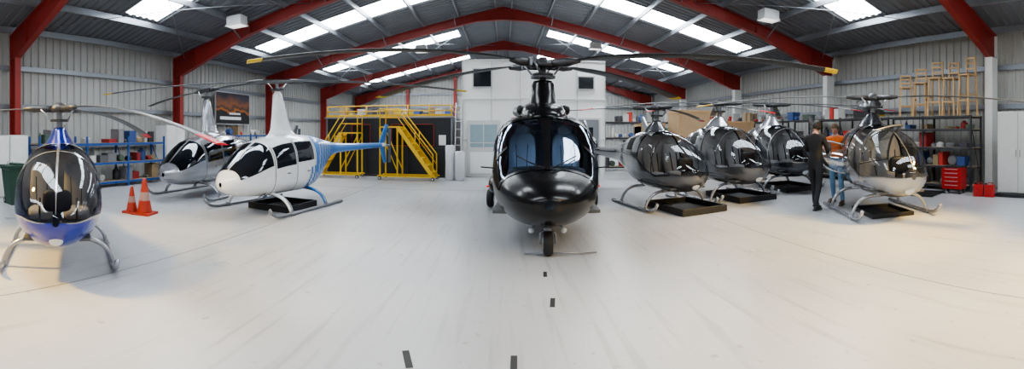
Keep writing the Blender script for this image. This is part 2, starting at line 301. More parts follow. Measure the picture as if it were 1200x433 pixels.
# ------------------------------------------------------------ twin-engine helicopter (centre)
def twin(loc,heading):
    mb=MB('twin_engine_helicopter'); bk=mat('gloss_black_paint',(.004,.004,.005),.26,.0,coat=.15,var=.2,spec=.35)
    Lf=Loft([(3.35,.03,.68,.72,.76,2.1),(3.27,.24,.55,.72,.87,2.1),(3.05,.44,.43,.73,.97,2.15),(2.75,.59,.35,.76,1.04,2.25),(2.55,.66,.32,.78,1.09,2.3),(2.3,.72,.30,.81,1.22,2.35),(2.0,.77,.29,.85,1.42,2.5),(1.7,.81,.28,.90,1.60,2.7),(1.4,.83,.28,.95,1.74,2.9),(1.1,.845,.28,1.0,1.83,3.1),(.7,.85,.28,1.02,1.88,3.2),(-.5,.85,.30,1.02,1.92,3.0),(-1.5,.80,.36,1.0,1.9,2.5),(-2.5,.62,.52,1.1,1.78,2.3),(-3.5,.37,.80,1.2,1.6,2.1),(-5,.22,1.0,1.25,1.5,2),(-7.2,.14,1.12,1.27,1.44,2)])
    A=2.60;B=1.25
    lo=lambda x:6-3*max(0,min(1,(x-1.8)/.7))
    Lf.patch(mb,3.349,A,0,360,bk,0,24,56)
    Lf.patch(mb,A,B,lambda x:180-lo(x),lambda x:360+lo(x),bk,0,16,40); Lf.patch(mb,A,B,lo,lambda x:180-lo(x),glassB,0,18,40)
    Lf.patch(mb,B,-7.2,0,360,bk,0,60,56)
    Lf.patch(mb,A+.03,B-.03,87.8,92.2,bk,.018,14,3)
    Lf.patch(mb,A-.02,B,lambda x:lo(x)-1,lambda x:lo(x)+1.5,bk,.012,14,3); Lf.patch(mb,A-.02,B,lambda x:178.5-lo(x),lambda x:181-lo(x),bk,.012,14,3)
    Lf.patch(mb,A+.02,A-.02,3,177,bk,.012,2,40); Lf.patch(mb,B+.03,B-.04,6,174,bk,.012,2,40)
    for s in(0,1):
        f=(lambda a:a) if s==0 else (lambda a:180-a)
        Lf.patch(mb,1.98,1.92,f(6),f(48),bk,.012,2,10)
        for x0,x1 in((1.15,.35),(.1,-.7),(-.9,-1.5)): Lf.patch(mb,x0,x1,f(8),f(42),glassR,.012,8,10)
        for x in(1.20,.2,-.8): Lf.patch(mb,x+.006,x-.006,f(-60),f(60),steel,.006,1,14)
    for s in(-1,1):
        w=[Lf.O(Lf.q(x),90-s*a,.035) for x,a in((2.68,3),(2.45,16),(2.25,30))]; mb.tube(w,.009,dark,6)
        mb.tube([(1.55,s*.80,1.0),(1.6,s*1.0,1.02)],.012,dark,6)
    sb=mat('blue_grey_seat',(.42,.50,.62),.7)
    for y in(-.38,.38):
        seat(mb,1.05,y,.80,.24,sb)
        for dy in(-.1,.1): mb.beam((.90,y+dy,1.35),(1.03,y+dy*.8,.92),.03,.012,dark)
    for y in(-.4,0,.4): seat(mb,-.1,y,.85,.2,sb)
    mb.ell((2.2,0,.96),(.22,.56,.12),panelm,8,20,.5); mb.box((1.5,0,.75),(.9,.22,.35),panelm); mb.box((.9,0,.45),(2.8,1.5,.04),seatd)
    mb.box((-.6,0,1.15),(.05,1.4,1.2),sb)
    C=Loft([(1.22,.06,1.72,1.78,1.82,2.3),(1.14,.24,1.68,1.80,1.92,2.4),(.95,.34,1.65,1.82,2.0,2.5),(.6,.40,1.6,1.85,2.08,2.8),(.0,.45,1.6,1.85,2.14,3),(-1,.50,1.6,1.85,2.18,2.8),(-2,.42,1.55,1.8,2.1,2.5),(-2.8,.2,1.5,1.7,1.85,2.2),(-3.2,.03,1.6,1.65,1.7,2)])
    C.patch(mb,1.219,-3.2,0,360,bk,0,40,36)
    for s in(-1,1):
        mb.ell((.0,s*.42,1.98),(.42,.09,.10),bk,12,16,.8); mb.ell((.36,s*.43,1.98),(.06,.06,.07),dark,8,12)
        mb.tube([(-1.8,s*.38,2.0),(-2.2,s*.48,2.05),(-2.45,s*.58,2.08)],.13,steel,14)
    G=[]
    for z,a,b,xo in((2.02,.60,.32,-.1),(2.14,.46,.27,-.06),(2.3,.34,.24,-.02),(2.48,.27,.22,0),(2.54,.22,.18,0),(2.54,.05,.05,0)):
        G.append([(xo+a*math.cos(2*math.pi*k/28),b*math.sin(2*math.pi*k/28),z) for k in range(28)])
    mb.grid(G,bk,True,True)
    mb.cyl((0,0,2.5),(0,0,2.98),.06,hubd); mb.cyl((0,0,2.60),(0,0,2.64),.24,hubd); mb.cyl((0,0,2.66),(0,0,2.69),.20,hubd)
    mb.lathe((0,0,2.80),(0,0,1),[(0,.03),(0,.24),(.04,.27),(.10,.25),(.14,.10),(.2,.07),(.2,0)],hubd,28)
    for w in(-38,38,142,218):
        a=rad(w)-heading; c,s=math.cos(a),math.sin(a)
        mb.tube([(c*.15,s*.15,2.86),(c*.35,s*.35,2.87),(c*.55,s*.55,2.87),(c*.8,s*.8,2.87)],[.09,.075,.085,.04],hubd,12)
        mb.tube([(c*.18-s*.12,s*.18+c*.12,2.67),(c*.34-s*.14,s*.34+c*.14,2.86)],.018,steel,8)
        mb.cyl((c*.4-s*.1,s*.4+c*.1,2.80),(c*.4-s*.1,s*.4+c*.1,2.95),.03,steel)
        blade(mb,2.88,a,.75,5.25,.36,.40,bladed,yelt,.20,cone=.012)
    for s in(-1,1):
        mb.ell((-.75,s*.9,.52),(.95,.20,.20),bk,12,18,.85)
        mb.tube([(-.7,s*.98,.5),(-.7,s*1.06,.2)],.04,steel,10); wheel(mb,(-.7,s*1.08,.19),.19,.14)
        mb.ell((.25,s*1.04,.55),(.03,.03,.02),redl)
        mb.tube([(-4.9,0,1.25),(-4.9,s*1.1,1.25)],[.12,.05],bk,10,sy=.2)
        mb.tube([(2.55,s*.14,.36),(2.64,s*.20,.30)],.018,steel,8); mb.ell((2.66,s*.21,.285),(.035,.04,.04),lampg)
    mb.tube([(2.70,0,.46),(2.80,0,.32)],.05,steel,12); mb.tube([(2.78,0,.36),(2.80,0,.30)],.06,steel,12)
    for s in(-1,1): mb.tube([(2.80,s*.03,.33),(2.81,s*.095,.28),(2.82,s*.095,.15)],.018,steel,8)
    wheel(mb,(2.82,0,.16),.16,.12)
    mb.tube([(2.82,-.3,.03),(2.82,.62,.03)],.011,steel,8)
    mb.prism([(-6.4,1.35),(-7.1,1.35),(-7.75,2.35),(-7.4,2.4)],-.03,.03,bk); mb.prism([(-6.6,1.2),(-7.1,1.2),(-7.4,.6),(-7.15,.6)],-.03,.03,bk)
    for a in(40,220): mb.beam((-7.1,.2,1.4),(-7.1+.95*math.cos(rad(a)),.2,1.4+.95*math.sin(rad(a))),.02,.16,bladed)
    mb.cyl((-7.1,0,1.4),(-7.1,.24,1.4),.06,steel)
    mb.tube([(2.0,0,.33),(1.95,0,.18)],.012,steel,6)
    return mb.make(loc,heading)
twin(at(5.3,8.2),rad(-94))
# ------------------------------------------------------------ hangar shell
W=11.0; Y0=-9.5; Y1=30.9
zr=lambda x:7.0-.227*abs(x)
clad=mat('cream_wall_cladding',(.43,.43,.41),.55,.1,var=.06,scale=1.2); roofm=mat('grey_roof_cladding',(.20,.21,.23),.5,.3,var=.1,scale=1.)
galv=mat('galvanised_steel',(.28,.30,.33),.4,.6); redst=mat('red_oxide_steel_paint',(.27,.028,.022),.45,var=.15); whst=mat('white_steel_paint',(.75,.75,.73),.5)
def skylmat():
    m=bpy.data.materials.new('translucent_rooflight'); m.use_nodes=True; nt=m.node_tree;N=nt.nodes;L=nt.links; b=N['Principled BSDF']
    tc=N.new('ShaderNodeTexCoord'); no=N.new('ShaderNodeTexNoise'); no.inputs['Scale'].default_value=2.5; L.new(tc.outputs['Object'],no.inputs['Vector'])
    cr=N.new('ShaderNodeValToRGB'); cr.color_ramp.elements[0].color=(.72,.82,.9,1); cr.color_ramp.elements[1].color=(1,1,1,1); L.new(no.outputs['Fac'],cr.inputs[0])
    L.new(cr.outputs[0],b.inputs['Emission Color']); b.inputs['Emission Strength'].default_value=15.; b.inputs['Base Color'].default_value=(.8,.85,.9,1)
    return m
skym=skylmat()
def corr(mb,o,u,v,n,L,H,m,pitch=.25,dep=.035):
    o=Vector(o);u=Vector(u);v=Vector(v);n=Vector(n); ks=max(1,int(L/pitch+.5)); p=L/ks; us=[]
    for k in range(ks):
        for a,d in((0,0),(.55,0),(.65,dep),(.9,dep)): us.append(((k+a)*p,d))
    us.append((L,0)); vs=[];fs=[]
    for a,d in us:
        h=H(a) if callable(H) else H
        q=o+u*a+n*d; vs+= [q,q+v*h]
    for i in range(len(us)-1): fs.append((2*i,2*i+2,2*i+3,2*i+1))
    mb.add(vs,fs,m)
for nm,s in(('wall_left',-1),('wall_right',1)):
    mb=MB(nm); corr(mb,(s*(W+.25),Y0,0),(0,1,0),(0,0,1),(-s,0,0),Y1-Y0,zr(W+.25),clad); mb.box((s*(W+.33),(Y0+Y1)/2,2.15),(.06,Y1-Y0,4.3),clad); mb.make()
mb=MB('wall_back'); corr(mb,(-W-.25,Y1,0),(1,0,0),(0,0,1),(0,-1,0),2*W+.5,lambda a:zr(a-W-.25),clad); mb.make()
mb=MB('wall_front')
mb.box((-9.1,Y0,2.3),(4.3,.1,4.6),clad); mb.box((9.1,Y0,2.3),(4.3,.1,4.6),clad); mb.prism([(-11.2,4.4),(11.2,4.4),(11.2,4.45),(0,7),(-11.2,4.45)],Y0-.05,Y0+.05,clad); mb.make()
frames=[4.92+6.41*k for k in(-2,-1,0,1,2,3)]+[30.4]
mb=MB('ceiling'); sl=math.sqrt(1+.227**2)
ky=[]
for i in range(1,7):
    c=(frames[i-1]+frames[i])/2; ky.append((c-.62,c+.62))
for s in(-1,1):
    v=Vector((s*1/sl,0,-.227/sl)); n=Vector((-s*.227/sl,0,-1/sl))
    def piece(ya,yb,xa,xb,m):
        corr(mb,(s*xa,ya,zr(xa)),(0,1,0),v,n,yb-ya,(xb-xa)*sl,m)
    y=Y0
    for a,b in ky:
        piece(y,a,0,W+.35,roofm); piece(a,b,0,2.2,roofm); piece(a,b,9.2,W+.35,roofm); y=b
    piece(y,Y1,0,W+.35,roofm)
mb.make()
mb=MB('rooflight_panels')
for s in(-1,1):
    v=Vector((s*1/sl,0,-.227/sl)); n=Vector((-s*.227/sl,0,-1/sl))
    for a,b in ky: corr(mb,(s*2.2,a,zr(2.2)),(0,1,0),v,n,b-a,7.0*sl,skym)
mb.make()
mb=MB('roof_purlins')
for s in(-1,1):
    for k in range(8):
        x=.35+1.5*k; mb.beam((s*x,Y0,zr(x)-.13),(s*x,Y1-.02,zr(x)-.13),.06,.17,galv)
mb.make()
mb=MB('wall_girts')
for s in(-1,1):
    for z in(1.15,2.3,3.4): mb.box((s*(W+.16),(Y0+Y1)/2,z),(.08,Y1-Y0-.1,.14),galv)
for z in(1.15,2.3,3.4,4.4): mb.box((0,Y1-.09,z),(2*W,.08,.14),galv)
for k in(-7,-3.5,0,3.5,7): mb.box((k,Y1-.2,zr(k)/2-.15),(.2,.2,zr(k)-.35),redst)
mb.make()
mb=MB('portal_frames')
zt=lambda x:6.78-.227*abs(x)
dp=lambda x:max(.33,.33+(abs(x)-7.6)*.13,.52-abs(x)*.2)
for yf in frames:
    for s in(-1,1):
        cm=redst if s<0 else whst
        xs=[0,1.1,3,5,7.6,9.2,10.65]
        top=[(s*x,zt(x)) for x in xs+[11.0]]; bot=[(s*x,zt(x)-dp(x)) for x in xs]
        mb.prism(top+[(s*11.0,zt(11)-dp(10.65))]+bot[::-1],yf-.008,yf+.008,redst)
        for P in(top,bot):
            for i in range(len(P)-1): mb.beam((P[i][0],yf,P[i][1]),(P[i+1][0],yf,P[i+1][1]),.18,.022,redst)
        zc=bot[-1][1]
        mb.box((s*10.825,yf,zc/2),(.35,.014,zc),cm); mb.box((s*10.65,yf,zc/2),(.022,.18,zc),cm); mb.box((s*11.0,yf,zt(11)/2),(.022,.18,zt(11)),cm)
        if s>0: mb.box((10.80,yf,zc/2),(.36,.22,zc),whst)
        for x in(10.0,7.6,): mb.prism([(s*x,zt(x)),(s*(x+.02),zt(x)),(s*(x+.02),zt(x)-dp(x)),(s*x,zt(x)-dp(x))],yf-.08,yf+.08,redst)
        mb.box((s*10.825,yf,zc),(.37,.18,.03),redst); mb.box((s*10.825,yf,.015),(.5,.3,.03),galv)
        for x in(2.0,5.0,8.0):
            for d in(-1,1): mb.beam((s*x,yf,zt(x)-dp(x)+.02),(s*x,yf+d*.7,zr(x)-.2),.03,.03,galv)
mb.make()
mb=MB('roof_bracing_rods')
for s in(-1,1):
    for i in(2,4):
        for a,b in((0.5,5.5),(5.5,10.5)):
            mb.tube([(s*a,frames[i],zt(a)-.15),(s*b,frames[i+1],zt(b)-.15)],.012,galv,6); mb.tube([(s*b,frames[i],zt(b)-.15),(s*a,frames[i+1],zt(a)-.15)],.012,galv,6)
mb.make()
# floor
def floormat():
    m=bpy.data.materials.new('painted_concrete_floor'); m.use_nodes=True; nt=m.node_tree;N=nt.nodes;L=nt.links;b=N['Principled BSDF']
    tc=N.new('ShaderNodeTexCoord')
    def noise(sc,det,vec=None):
        n=N.new('ShaderNodeTexNoise'); n.inputs['Scale'].default_value=sc; n.inputs['Detail'].default_value=det; L.new(vec or tc.outputs['Object'],n.inputs['Vector']); return n
    n1=noise(.35,6); cr=N.new('ShaderNodeValToRGB'); e=cr.color_ramp.elements; e[0].position=.3;e[0].color=(.36,.37,.39,1);e[1].position=.7;e[1].color=(.50,.505,.515,1); L.new(n1.outputs['Fac'],cr.inputs[0])
    mp=N.new('ShaderNodeMapping'); mp.inputs['Scale'].default_value=(5,.25,1); mp.inputs['Rotation'].default_value=(0,0,.12); L.new(tc.outputs['Object'],mp.inputs[0])
    n2=noise(2.2,8,mp.outputs[0]); c2=N.new('ShaderNodeValToRGB'); c2.color_ramp.elements[0].position=.28; c2.color_ramp.elements[0].color=(.76,.76,.75,1); c2.color_ramp.elements[1].position=.45; c2.color_ramp.elements[1].color=(1,1,1,1); L.new(n2.outputs['Fac'],c2.inputs[0])
    n3=noise(9,9); c3=N.new('ShaderNodeValToRGB'); c3.color_ramp.elements[0].position=.27; c3.color_ramp.elements[0].color=(.5,.49,.46,1); c3.color_ramp.elements[1].position=.35; c3.color_ramp.elements[1].color=(1,1,1,1); L.new(n3.outputs['Fac'],c3.inputs[0])
    a=N.new('ShaderNodeMix');a.data_type='RGBA';a.blend_type='MULTIPLY';a.inputs[0].default_value=1;L.new(cr.outputs[0],a.inputs[6]);L.new(c2.outputs[0],a.inputs[7])
    d=N.new('ShaderNodeMix');d.data_type='RGBA';d.blend_type='MULTIPLY';d.inputs[0].default_value=.6;L.new(a.outputs[2],d.inputs[6]);L.new(c3.outputs[0],d.inputs[7]); L.new(d.outputs[2],b.inputs['Base Color'])
    mr=N.new('ShaderNodeMapRange'); mr.inputs['To Min'].default_value=.20; mr.inputs['To Max'].default_value=.42; L.new(n1.outputs['Fac'],mr.inputs[0]); L.new(mr.outputs[0],b.inputs['Roughness'])
    bp=N.new('ShaderNodeBump'); bp.inputs['Strength'].default_value=.06; L.new(n2.outputs['Fac'],bp.inputs['Height']); L.new(bp.outputs[0],b.inputs['Normal'])
    return m
mb=MB('floor'); mb.box((0,(Y0+Y1)/2,-.1),(2*W+.8,Y1-Y0+.4,.2),floormat()); mb.make()
mb=MB('ground'); mb.box((0,-40,-.12),(160,61,.2),mat('apron_concrete',(.35,.34,.32),.8)); mb.make()
jm=mat('floor_joint_filler',(.20,.20,.19),.7)
mb=MB('floor_joints')
for x in(-3.75,3.75): mb.box((x,10,.001),(.010,39,.003),jm)
for y in(11.4,): mb.box((0,y,.001),(21,.010,.003),jm)
mb.make()
mb=MB('floor_marking_tape'); tp=mat('worn_black_tape',(.03,.03,.03),.6)
for b,r,l,w,a in((-12.9,2.92,.22,.05,-20),(1.4,2.86,.20,.045,2),(6.6,3.89,.20,.045,8),(5.6,4.67,.16,.04,4)):
    p=at(b,r,.002); mb.box(p,(w,l,.004),tp,rz=-rad(a))
mb.make()
# ------------------------------------------------------------ lamps
def highbay(x,y,z):
    mb=MB('hanging_lamp'); wm=mat('lamp_housing_white',(.6,.61,.62),.4)
    mb.box((0,0,.18),(.52,.36,.24),wm); mb.box((0,0,.32),(.42,.26,.04),galv)
    G=[]
    for zz,a in((0,.29),(.05,.28),(.10,.22)): G.append([(sx*a,sy*a*.7,zz) for sx,sy in((-1,-1),(1,-1),(1,1),(-1,1))])
    mb.grid(G,wm,False,True); mb.box((0,0,.02),(.50,.36,.02),mat('lamp_diffuser',(.95,.95,.9),.4,emit=1.2))
    for s in(-1,1): mb.tube([(s*.18,0,.33),(s*.18,0,zr(x)-.06-z)],.008,galv,6)
    mb.make((x,y,z),bevel=.01)
for x,y,z in((-7.5,10.4,4.75),(7.3,10.2,4.85),(-3.9,20.0,5.4),(4.2,19.2,5.4),(-7.5,2,4.6),(7.5,2,4.6)): highbay(x,y,z)
# ------------------------------------------------------------ back office block
mb=MB('white_office_cabin'); wp=mat('white_cabin_panel',(.85,.85,.83),.5,var=.03); wt=mat('cabin_trim_white',(.62,.62,.61),.45); wg=mat('dark_window_glass',(.02,.025,.03),.1); 
mb.box((1.1,16.6,2.08),(5.1,3.0,4.16),wp)
for k in range(6): mb.box((-1.45+k*1.02,15.09,2.08),(.04,.02,4.16),wt)
for z in(1.3,2.75,4.13): mb.box((1.1,15.085,z),(5.14,.03,.06),wt)
for x,w,z,h in((-.75,.62,3.5,.62),(2.95,.55,3.35,.42)):
    mb.box((x,15.07,z),(w+.1,.05,h+.1),wt); mb.box((x,15.05,z),(w,.05,h),wg)
mb.box((-.70,15.06,1.0),(1.15,.06,2.0),wt); mb.box((-.70,15.03,1.45),(.95,.04,.8),mat('frosted_window',(.30,.40,.44),.3)); mb.box((-.70,15.02,1.45),(.03,.05,.8),wt); mb.box((-.70,15.02,1.2),(.95,.05,.03),wt); mb.box((-.70,15.03,.5),(.95,.04,.75),wp); mb.box((-.32,15.0,.95),(.10,.05,.03),steel)
mb.box((3.0,15.05,1.05),(.95,.05,2.1),wt); mb.box((3.0,15.02,1.03),(.82,.03,2.0),mat('grey_door_paint',(.22,.23,.25),.5)); mb.box((3.0,15.0,1.5),(.4,.03,.5),wg); mb.box((2.68,14.99,1.0),(.04,.05,.12),steel)
mb.make(bevel=.006)
# ------------------------------------------------------------ black enclosure with yellow platforms
blk=mat('black_panel_semi_gloss',(.016,.018,.022),.35); yel=mat('safety_yellow_paint',(.68,.42,.02),.45); 
mb=MB('black_storage_enclosure')
mb.box((-4.1,16.1,1.05),(4.7,3.0,2.1),blk); mb.box((-4.1,16.1,2.10),(4.78,3.08,.06),steel)
for k in range(7): mb.box((-6.4+k*.77,14.59,1.03),(.05,.04,2.06),steel if k in(0,6) else panelm)
for z in(.04,1.0,): mb.box((-4.1,14.58,z),(4.72,.05,.06),panelm)
for x0,x1,z0,z1 in((-3.9,-3.2,1.1,1.85),(-3.05,-2.4,1.1,1.85),(-5.4,-4.7,1.1,1.85)):
    for a,b in(((x0,z0),(x1,z0)),((x0,z1),(x1,z1)),((x0,z0),(x0,z1)),((x1,z0),(x1,z1))): mb.beam((a[0],14.56,a[1]),(b[0],14.56,b[1]),.025,.025,redst)
    mb.box(((x0+x1)/2,14.575,(z0+z1)/2),(x1-x0,.02,z1-z0),mat('recess_shade_sheet',(.006,.006,.007),.8))  # flat sheet in each red frame, opening's shade put into its colour
mb.box((-2.1,14.56,1.3),(.25,.02,.35),mat('notice_white',(.7,.7,.7),.5)); mb.box((-5.9,14.56,1.3),(.22,.02,.3),mat('notice_white',(.7,.7,.7),.5))
mb.make(bevel=.008)
mb=MB('yellow_guard_rail')
for z in(2.33,2.52): mb.tube([(-6.4,14.65,z),(-1.8,14.65,z),(-1.8,17.5,z)],.022,yel,8)
for k in range(7): mb.tube([(-6.4+k*.766,14.65,2.13),(-6.4+k*.766,14.65,2.52)],.022,yel,8)
mb.box((-4.1,14.66,2.17),(4.7,.04,.08),yel)
mb.make()
def stair(loc,rz,n=7,H=1.75,w=.62,pl=.7):
    mb=MB('yellow_access_steps'); run=.17; L=n*run
    for s in(-1,1):
        y=s*w/2
        mb.beam((0,y,.12),(L,y,H),.04,.12,yel); mb.tube([(0,y,.1),(0,y,.85),(L,y,H+.6),(L+pl,y,H+.6),(L+pl,y,H)],.02,yel,8); mb.tube([(0,y,.5),(L,y,H+.32),(L+pl,y,H+.32)],.015,yel,8)
        mb.beam((L+pl,y,.1),(L+pl,y,H),.045,.045,yel); mb.beam((L,y,.1),(L,y,H),.045,.045,yel); mb.beam((-.1,y,.12),(L+pl+.1,y,.12),.05,.05,yel); mb.beam((L,y,.3),(L+pl,y,H-.1),.03,.03,yel)
        for t in(.5,): mb.tube([(L*t,y,.1+(H-.1)*t),(L*t,y,.85+(H-.25)*t)],.015,yel,8)
        for x in(0,L+pl): wheel(mb,(x,y+s*.06,.06),.06,.04)
    for k in range(n): mb.box((run*(k+.5),0,.12+(H-.12)*(k+.6)/n),(.17,w,.03),yel)
    mb.box((L+pl/2,0,H),(pl,w,.05),yel)
    for z in(.32,.6): mb.tube([(L+pl,-w/2,H+z),(L+pl,w/2,H+z)],.018,yel,8)
    mb.beam((L+pl,-w/2,.12),(L+pl,w/2,.12),.05,.05,yel)
    return mb.make(loc,rz)
stair((-2.25,13.85,0),rad(178),7,1.75,pl=.6)
stair((-6.35,13.9,0),rad(4),5,1.55,pl=.6)
mb=MB('stored_boxes')
for i in range(16):
    x=-6.1+i*.27; c=random.choice([(.5,.5,.5),(.1,.1,.12),(.35,.25,.15),(.05,.12,.35),(.6,.45,.1)]); h=random.uniform(.15,.45)
    mb.box((x,15.6+random.uniform(-.3,.5),2.135+h/2),(.25,.35,h),mat('box_%d'%i,c,.6),rz=random.uniform(-.3,.3))
mb.make(bevel=.01)
mb=MB('wrapped_roll_stack')
wr=mat('plastic_wrap_grey',(.55,.56,.58),.3)
for x,y,h in((-1.75,13.9,1.15),(-1.42,13.8,.95)):
    mb.lathe((x,y,0),(0,0,1),[(0,0),(0,.14),(.03,.16),(h*.5,.15),(h-.04,.16),(h,.13),(h,.05),(h-.05,.05)],wr,20)
mb.make()
mb=MB('step_ladder'); 
for s in(-1,1): mb.beam((-1.58+s*.11,14.70,.02),(-1.58+s*.09,14.95,2.6),.03,.07,alu)
for k in range(9): mb.box((-1.58,14.73+.025*k,.28*(k+1)),(.21-.005*k,.06,.03),alu)
mb.make()
# ------------------------------------------------------------ shelves
itemcols=[(.42,.42,.41),(.30,.03,.03),(.04,.08,.22),(.05,.05,.06),(.30,.22,.13),(.55,.55,.53),(.08,.12,.09),(.12,.12,.13),(.03,.03,.035),(.22,.22,.23),(.45,.04,.03)]
def supplies(it,rnd,xa,xb,z,room,D,fill,skip=(9,9)):
    x=xa
    while x<xb-.2:
        w=rnd.uniform(.08,.36); bad=skip[0]<x+w and x<skip[1]
        if rnd.random()<fill and not bad:
            h=rnd.uniform(.25,1)*room; ci=rnd.randrange(len(itemcols)); m=mat('item_%d'%ci,itemcols[ci],.5); y=rnd.uniform(-D*.12,D*.12); k=rnd.random()
            if k<.45: it.box((x+w/2,y,z+h/2),(w*.9,D*.6,h),m,rz=rnd.uniform(-.12,.12)); it.box((x+w/2,y,z+h*.93),(w*.94,D*.62,h*.1),m)
            elif k<.8:
                rr=min(w*.42,D*.4); it.lathe((x+w/2,y,z),(0,0,1),[(0,0),(0,rr),(h*.7,rr),(h*.85,rr*.45),(h,rr*.4),(h,0)],m,14)
            else:
                rr=min(w*.45,.14,h*.5); it.lathe((x+w/2,y-.12,z+rr),(0,1,0),[(0,0),(0,rr),(.2,rr),(.22,rr*.6),(.22,0)],m,16)
        x+=w+.02
def shelving(loc,rz,L,D,zs,H,postm,boardm,fill=.8,top=None,maxh=.4,seed=1,skip=(9,9)):
    rnd=random.Random(seed)
    mb=MB('metal_shelving'); n=max(1,int(L/1.6+.5))
    for k in range(n+1):
        for y in(-D/2,D/2): mb.box((-L/2+k*L/n,y,H/2),(.045,.045,H),postm)
    for z in zs:
        mb.box((0,0,z),(L,D,.03),boardm)
        for y in(-D/2,D/2): mb.box((0,y,z-.02),(L,.03,.06),postm)
    for k in range(n+1):
        mb.beam((-L/2+k*L/n,-D/2,.2),(-L/2+k*L/n,D/2,H-.2),.02,.02,postm)
    mb.make(loc,rz)
    it=MB('workshop_supplies')
    for z in zs:
        nxt=[q for q in zs if q>z+.05]; room=min(maxh,(min(nxt)-z-.1) if nxt else (top or 0))
        if room<=0: continue
        supplies(it,rnd,-L/2+.1,L/2-.1,z+.016,room,D,fill,skip if not nxt else (9,9))
    it.make(loc,rz,bevel=.006)
bp=mat('blue_shelf_post',(.02,.08,.28),.45); gb=mat('chipboard_shelf',(.28,.22,.16),.7); bs=mat('black_shelf_post',(.03,.03,.035),.5)
shelving((-10.0,7.3,0),rad(90),4.4,.6,[.15,.7,1.25],1.45,bp,gb,.85,.45,.42,3)
shelving((-10.1,13.9,0),rad(90),4.0,.6,[.15,.8,1.45],1.5,bp,gb,.85,.4,.45,5)
shelving((10.2,6.6,0),rad(90),3.0,.6,[.15,.65,1.15,1.65,2.0],2.02,bs,gb,.75,0,.4,11)
shelving((10.2,10.6,0),rad(90),4.6,.6,[.15,.75,1.35,2.0],2.05,bs,gb,.8,.5,.45,12,skip=(-2.4,-.9))
shelving((10.2,15.6,0),rad(90),4.6,.6,[.15,.75,1.35,2.0],2.05,bs,gb,.8,.5,.45,13)
shelving((6.6,17.2,0),rad(0),5,.6,[.15,.75,1.35,2.0],2.05,bs,gb,.85,.5,.5,14)
# workbench with tools on the left
wood=mat('pine_wood',(.50,.33,.17),.6,var=.2,scale=14)
mb=MB('workbench'); bq=mat('machine_blue_enamel',(.03,.12,.38),.4)
mb.box((0,0,.86),(2.2,.7,.06),wood); mb.box((0,0,.25),(2.1,.6,.03),gb)
for sx in(-1,0,1):
    for sy in(-1,1): mb.box((sx*1.03,sy*.3,.42),(.06,.06,.84),bq)
mb.box((.65,0,.66),(.7,.62,.32),bq)
for k in range(2): mb.box((.65,-.32,.58+.16*k),(.64,.02,.13),mat('drawer_light_blue',(.10,.22,.42),.4)); mb.box((.65,-.34,.60+.16*k),(.2,.02,.02),alu)
mb.box((-.8,-.2,.95),(.16,.22,.12),steel); mb.cyl((-.8,-.38,.97),(-.8,-.05,.97),.03,alu); mb.tube([(-.9,-.39,.97),(-.7,-.39,.97)],.012,alu,6)
rnd=random.Random(21)
supplies(mb,rnd,-.55,1.0,.89,.42,.5,.95); supplies(mb,rnd,-.95,.2,.266,.45,.5,.9)
mb.make((-8.7,10.7,0),rad(62),bevel=.006)
mb=MB('white_storage_cupboard'); mb.box((0,0,.9),(.5,.9,1.8),whitep)
for s in(-1,1): mb.box((.26,s*.22,.92),(.02,.42,1.7),whst); mb.box((.28,s*.04,.95),(.015,.02,.14),steel)
mb.make((-10.2,10.3,0),0,bevel=.008)
def stool(loc,rz,h=1.0):
    mb=MB('wooden_bar_stool')
    for sx in(-1,1):
        for sy in(-1,1): mb.beam((sx*.2,sy*.18,0),(sx*.15,sy*.14,h*.68 if sx>0 else h*1.0),.045,.045,wood)
        mb.beam((sx*.18,-.17,h*.25),(sx*.18,.17,h*.25),.03,.04,wood)
    for sy in(-1,1): mb.beam((-.18,sy*.16,h*.35),(.18,sy*.16,h*.35),.03,.04,wood)
    mb.box((0,0,h*.68),(.40,.38,.04),wood)
    for z in(.8,.9,.98): mb.box((-.155,0,h*z),(.03,.30,.05),wood)
    mb.make(loc,rz,bevel=.004)
for i,(y,h) in enumerate(((5.35,1.6),(5.85,1.5),(6.35,1.55),(6.88,1.4),(7.4,1.25))): stool((10.2,y,2.021),rad(170+12*i),h)
mb=MB('spare_engine'); 
mb.box((0,0,.12),(.6,.4,.2),panelm); mb.lathe((0,-.2,.28),(0,1,0),[(0,0),(0,.16),(.1,.2),(.3,.2),(.4,.14),(.4,0)],steel,20)
for s in(-1,1):
    for k in range(4): mb.cyl((s*.12,-.12+.1*k,.28),(s*.42,-.12+.1*k,.34),.045,steel)
mb.tube([(-.3,0,.1),(-.35,.1,.4),(0,.1,.55),(.3,.1,.45)],.03,alu,8)
mb.make((10.2,8.95,2.0),rad(80),1.2)
mb=MB('grey_metal_cabinet'); cw=mat('cabinet_pale_grey',(.50,.50,.49),.45)
mb.box((0,0,1.05),(.6,1.1,2.06),cw)
for s in(-1,1): mb.box((-.31,s*.27,1.07),(.02,.52,1.96),cw); mb.box((-.33,s*.05,1.05),(.02,.02,.18),steel)
mb.box((-.28,0,.04),(.5,1.05,.08),dark); mb.make((10.0,3.7,0),0,bevel=.008)
mb=MB('grey_locker'); mb.box((0,0,.75),(.5,1.0,1.5),cw)
for s in(-1,1): mb.box((.26,s*.25,.76),(.02,.46,1.42),whst); mb.box((.275,s*.06,.8),(.015,.02,.15),steel)
mb.make((-9.6,4.1,0),0,bevel=.008)
mb=MB('green_waste_bin'); gn=mat('green_plastic',(.02,.06,.04),.5)
mb.grid([[(sx*a,sy*b,z) for sx,sy in((-1,-1),(1,-1),(1,1),(-1,1))] for z,a,b in((0,.18,.2),(.75,.24,.27),(.78,.27,.30),(.80,.27,.30))],gn,False,True); mb.box((0,0,.83),(.56,.62,.05),gn); mb.box((.0,0,.87),(.4,.2,.04),gn); mb.box((0,0,.012),(.3,.34,.02),gn)
